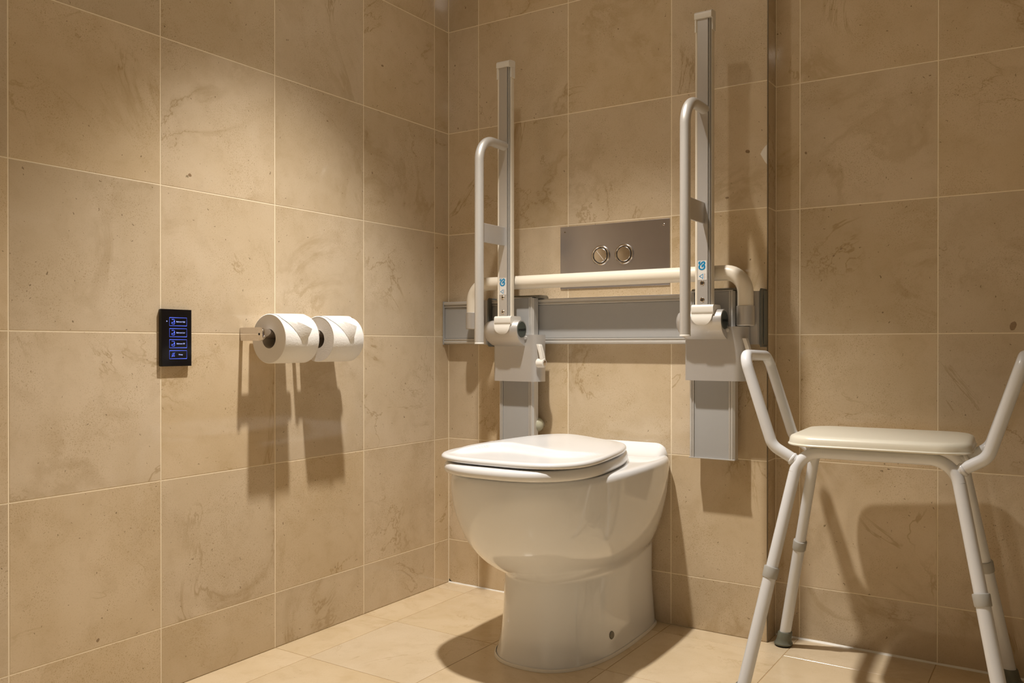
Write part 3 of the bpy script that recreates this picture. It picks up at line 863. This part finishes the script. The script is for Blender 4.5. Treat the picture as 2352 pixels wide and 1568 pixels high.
# ------------------------------------------------------------------ touch panel on the left wall
PX_ = .0100
py0, py1, pz0, pz1 = -.9645, -.8938, .6598, .7762
cp_ = empty('touch_panel', (0, (py0 + py1) / 2, pz0), 'black glass touch panel with four blue lit buttons on the left wall', 'control panel')
me = mesh('body', *loft_vf([[(0.0002, py0 + .001, pz0 + .001), (0.0002, py1 - .001, pz0 + .001), (0.0002, py1 - .001, pz1 - .001), (0.0002, py0 + .001, pz1 - .001)],
                            [(.0072, py0 - .0008, pz0), (.0072, py1, pz0), (.0072, py1, pz1), (.0072, py0 - .0008, pz1)],
                            [(PX_ - .0006, py0 + .0012, pz0), (PX_ - .0006, py1, pz0), (PX_ - .0006, py1, pz1), (PX_ - .0006, py0 + .0012, pz1)]]))
link('housing', me, M['black_side'], cp_)
gl = link('glass_front', box((PX_ - .0006, py0 + .0012, pz0), (PX_, py1, pz1), .0003), M['black_glass'], cp_)
pw, ph = py1 - py0, pz1 - pz0
def pp(u, v, o): return (PX_ + .0003 + o * .3, py0 + u, pz1 - v)
btn_u0, btn_u1 = .0185, .0590
texts = ['Bathroom High', 'Bathroom Low', 'Bathroom Off', 'Privacy']
for k in range(4):
    v0 = .0170 + k * .0225; v1 = v0 + .0166
    fr = link('button_frame', mesh('frame', *ribbon_vf([(btn_u0, v0), (btn_u1, v0), (btn_u1, v1), (btn_u0, v1)], .0007, pp, True)), M['led'], cp_)
    vc = (v0 + v1) / 2
    pt = lambda u, v, o: pp(btn_u0 + .0262 + u, vc - v, o)
    V, F = text_vf(texts[k], .00365, pt, bold=.00006, sx=.92)
    link('caption', mesh('caption', V, F), M['led_white'], fr)
    pi_ = lambda u, v, o: pp(btn_u0 + .0085 + u, vc - v, o)
    if k < 3:
        segs = [ribbon_vf([(-.0035, .0048), (-.0020, .0050), (.0010, .0050), (.0030, .0040), (.0036, .0020), (.0036, -.0030), (.0028, -.0048), (-.0022, -.0048), (-.0034, -.0036), (-.0034, -.0016), (.0012, -.0016)], .0008, pi_)]
        segs.append(ribbon_vf([(.0020, .0020), (.0020, -.0012)], .0018, pi_))
        if k < 2: segs.append(ribbon_vf([(-.0026, .0036), (-.0014, .0042)], .0007, pi_))
        if k == 0: segs.append(ribbon_vf([(-.0006, .0036), (.0004, .0042)], .0007, pi_))
    else:
        segs = [ribbon_vf([(-.0036, -.0030), (-.0024, -.0012), (-.0018, .0018), (.0000, .0036), (.0018, .0020), (.0024, -.0012), (.0036, -.0030)], .0007, pi_, True),
                ribbon_vf([(-.0034, -.0046), (.0040, .0044)], .0008, pi_)]
    link('icon', join('icon', segs), M['led'], fr)
link('indicator', mesh('ind', [pp(.0115, .0232, .0003), pp(.0142, .0246, .0003), pp(.0115, .0260, .0003)], [(0, 1, 2)]), M['led_white'], cp_)

# ------------------------------------------------------------------ shower stool
SO = Vector((1.2244, -.1727, 0)); SPH = .0496
EU = Vector((math.cos(SPH), math.sin(SPH), 0)); EV = Vector((-math.sin(SPH), math.cos(SPH), 0))
def sp_(u, v, z): return SO + EU * u + EV * v + Vector((0, 0, z))
st = empty('shower_stool', SO, 'white tubular shower stool with ivory seat and raised side arms in the recess', 'stool')
FW, FD, TW_, TD, HT, ZC = .2325, .1853, .143, .0906, .4676, .2515
def legp(su, sv, z):
    t = z / HT
    return sp_(su * (FW + (TW_ - FW) * t), sv * (FD + (TD - FD) * t), z)
for sv in (-1, 1):
    ztop_ = .4895
    A, B = legp(-1, sv, ztop_), legp(1, sv, ztop_)
    pth = fillet([legp(-1, sv, ZC), A, B, legp(1, sv, ZC)], .052, 12)
    link('seat_frame', tube(pth[1:-1], .0116, 24), M['enamel'], st, smooth=50)
    for su, end in ((-1, pth[1]), (1, pth[-2])):
        lg = link('leg', tube([legp(su, sv, ZC - .03), end], .0116, 24), M['enamel'], st, smooth=50)
        dirn = (legp(su, sv, ZC) - legp(su, sv, 0)).normalized()
        lo_, hi_ = legp(su, sv, .006), legp(su, sv, ZC - .010)
        link('lower_tube', tube([lo_, hi_], .0126, 24), M['enamel'], lg, smooth=50)
        link('collar', lathe([(.0116, -.0115), (.0140, -.0115), (.0146, -.0095), (.0150, .0085), (.0144, .0105), (.0116, .0110)], legp(su, sv, ZC), dirn, 28), M['stool_grey'], lg, smooth=35)
        ft = legp(su, sv, 0)
        V = []
        rgs = []
        for r_, z_ in ((.0165, .0035), (.0205, .0040), (.0210, .0075), (.0180, .0120), (.0165, .0200), (.0160, .0345), (.0150, .0360), (.0126, .0360)):
            c_ = legp(su, sv, z_)
            rgs.append([c_ + Vector((math.cos(2 * PI * k / 28) * r_, math.sin(2 * PI * k / 28) * r_, 0)) for k in range(28)])
        fo = link('rubber_foot', mesh('foot', *loft_vf(rgs)), M['rubber'], lg, smooth=40)
        c_ = legp(su, sv, 0.0)
        link('foot_pad', lathe([(.0, .0002), (.0178, .0002), (.0186, .0020), (.0170, .0045), (.0, .0045)], c_, (0, 0, 1), 28), M['rubber_dark'], lg, smooth=40)
for su in (-1, 1):
    pth = fillet([sp_(su * .1430, -.0880, .4690), sp_(su * .1920, -.0900, .4985), sp_(su * .2500, -.0906, .6830), sp_(su * .2500, .1080, .6790), sp_(su * .1920, .1060, .4985), sp_(su * .1430, .0880, .4690)], [0, .035, .028, .028, .035, 0], 10)
    lp_ = link('side_arm', tube(pth, .0113, 24), M['enamel'], st, smooth=50)
    for sv in (-1, 1):
        link('weld', lathe([(.0118, -.003), (.0132, -.001), (.0132, .002), (.0118, .004)], sp_(su * .1520, sv * .0880, .4735), sp_(su * .1920, sv * .09, .4985) - sp_(su * .1430, sv * .088, .4690), 20), M['enamel'], lp_, smooth=60)
# cross braces under the seat
for u_ in (-.07, .07):
    link('brace', tube([sp_(u_, -.086, .4895), sp_(u_, .086, .4895)], .0080, 16), M['enamel'], st, smooth=50)
# moulded seat
HU, HV, VC = .1690, .1400, .0300
def seat_ring(z, ins, rc=.062, n=10):
    hu, hv = HU - ins, HV - ins; r = max(rc - ins, .004)
    return [sp_(x, y + VC, z) for x, y in rrect(-hu, hu, -hv, hv, r, n)]
rg = [seat_ring(z, ins) for z, ins in ((.5010, .012), (.5010, .002), (.5018, .0003), (.5035, .0), (.5048, .0008), (.5056, .0022), (.5100, .0028), (.5150, .0040), (.5192, .0068), (.5215, .0120), (.5222, .0190), (.5226, .0300), (.5228, .0400))]
link('seat', mesh('stool_seat', *loft_vf(rg)), M['stool_seat'], st, smooth=40)
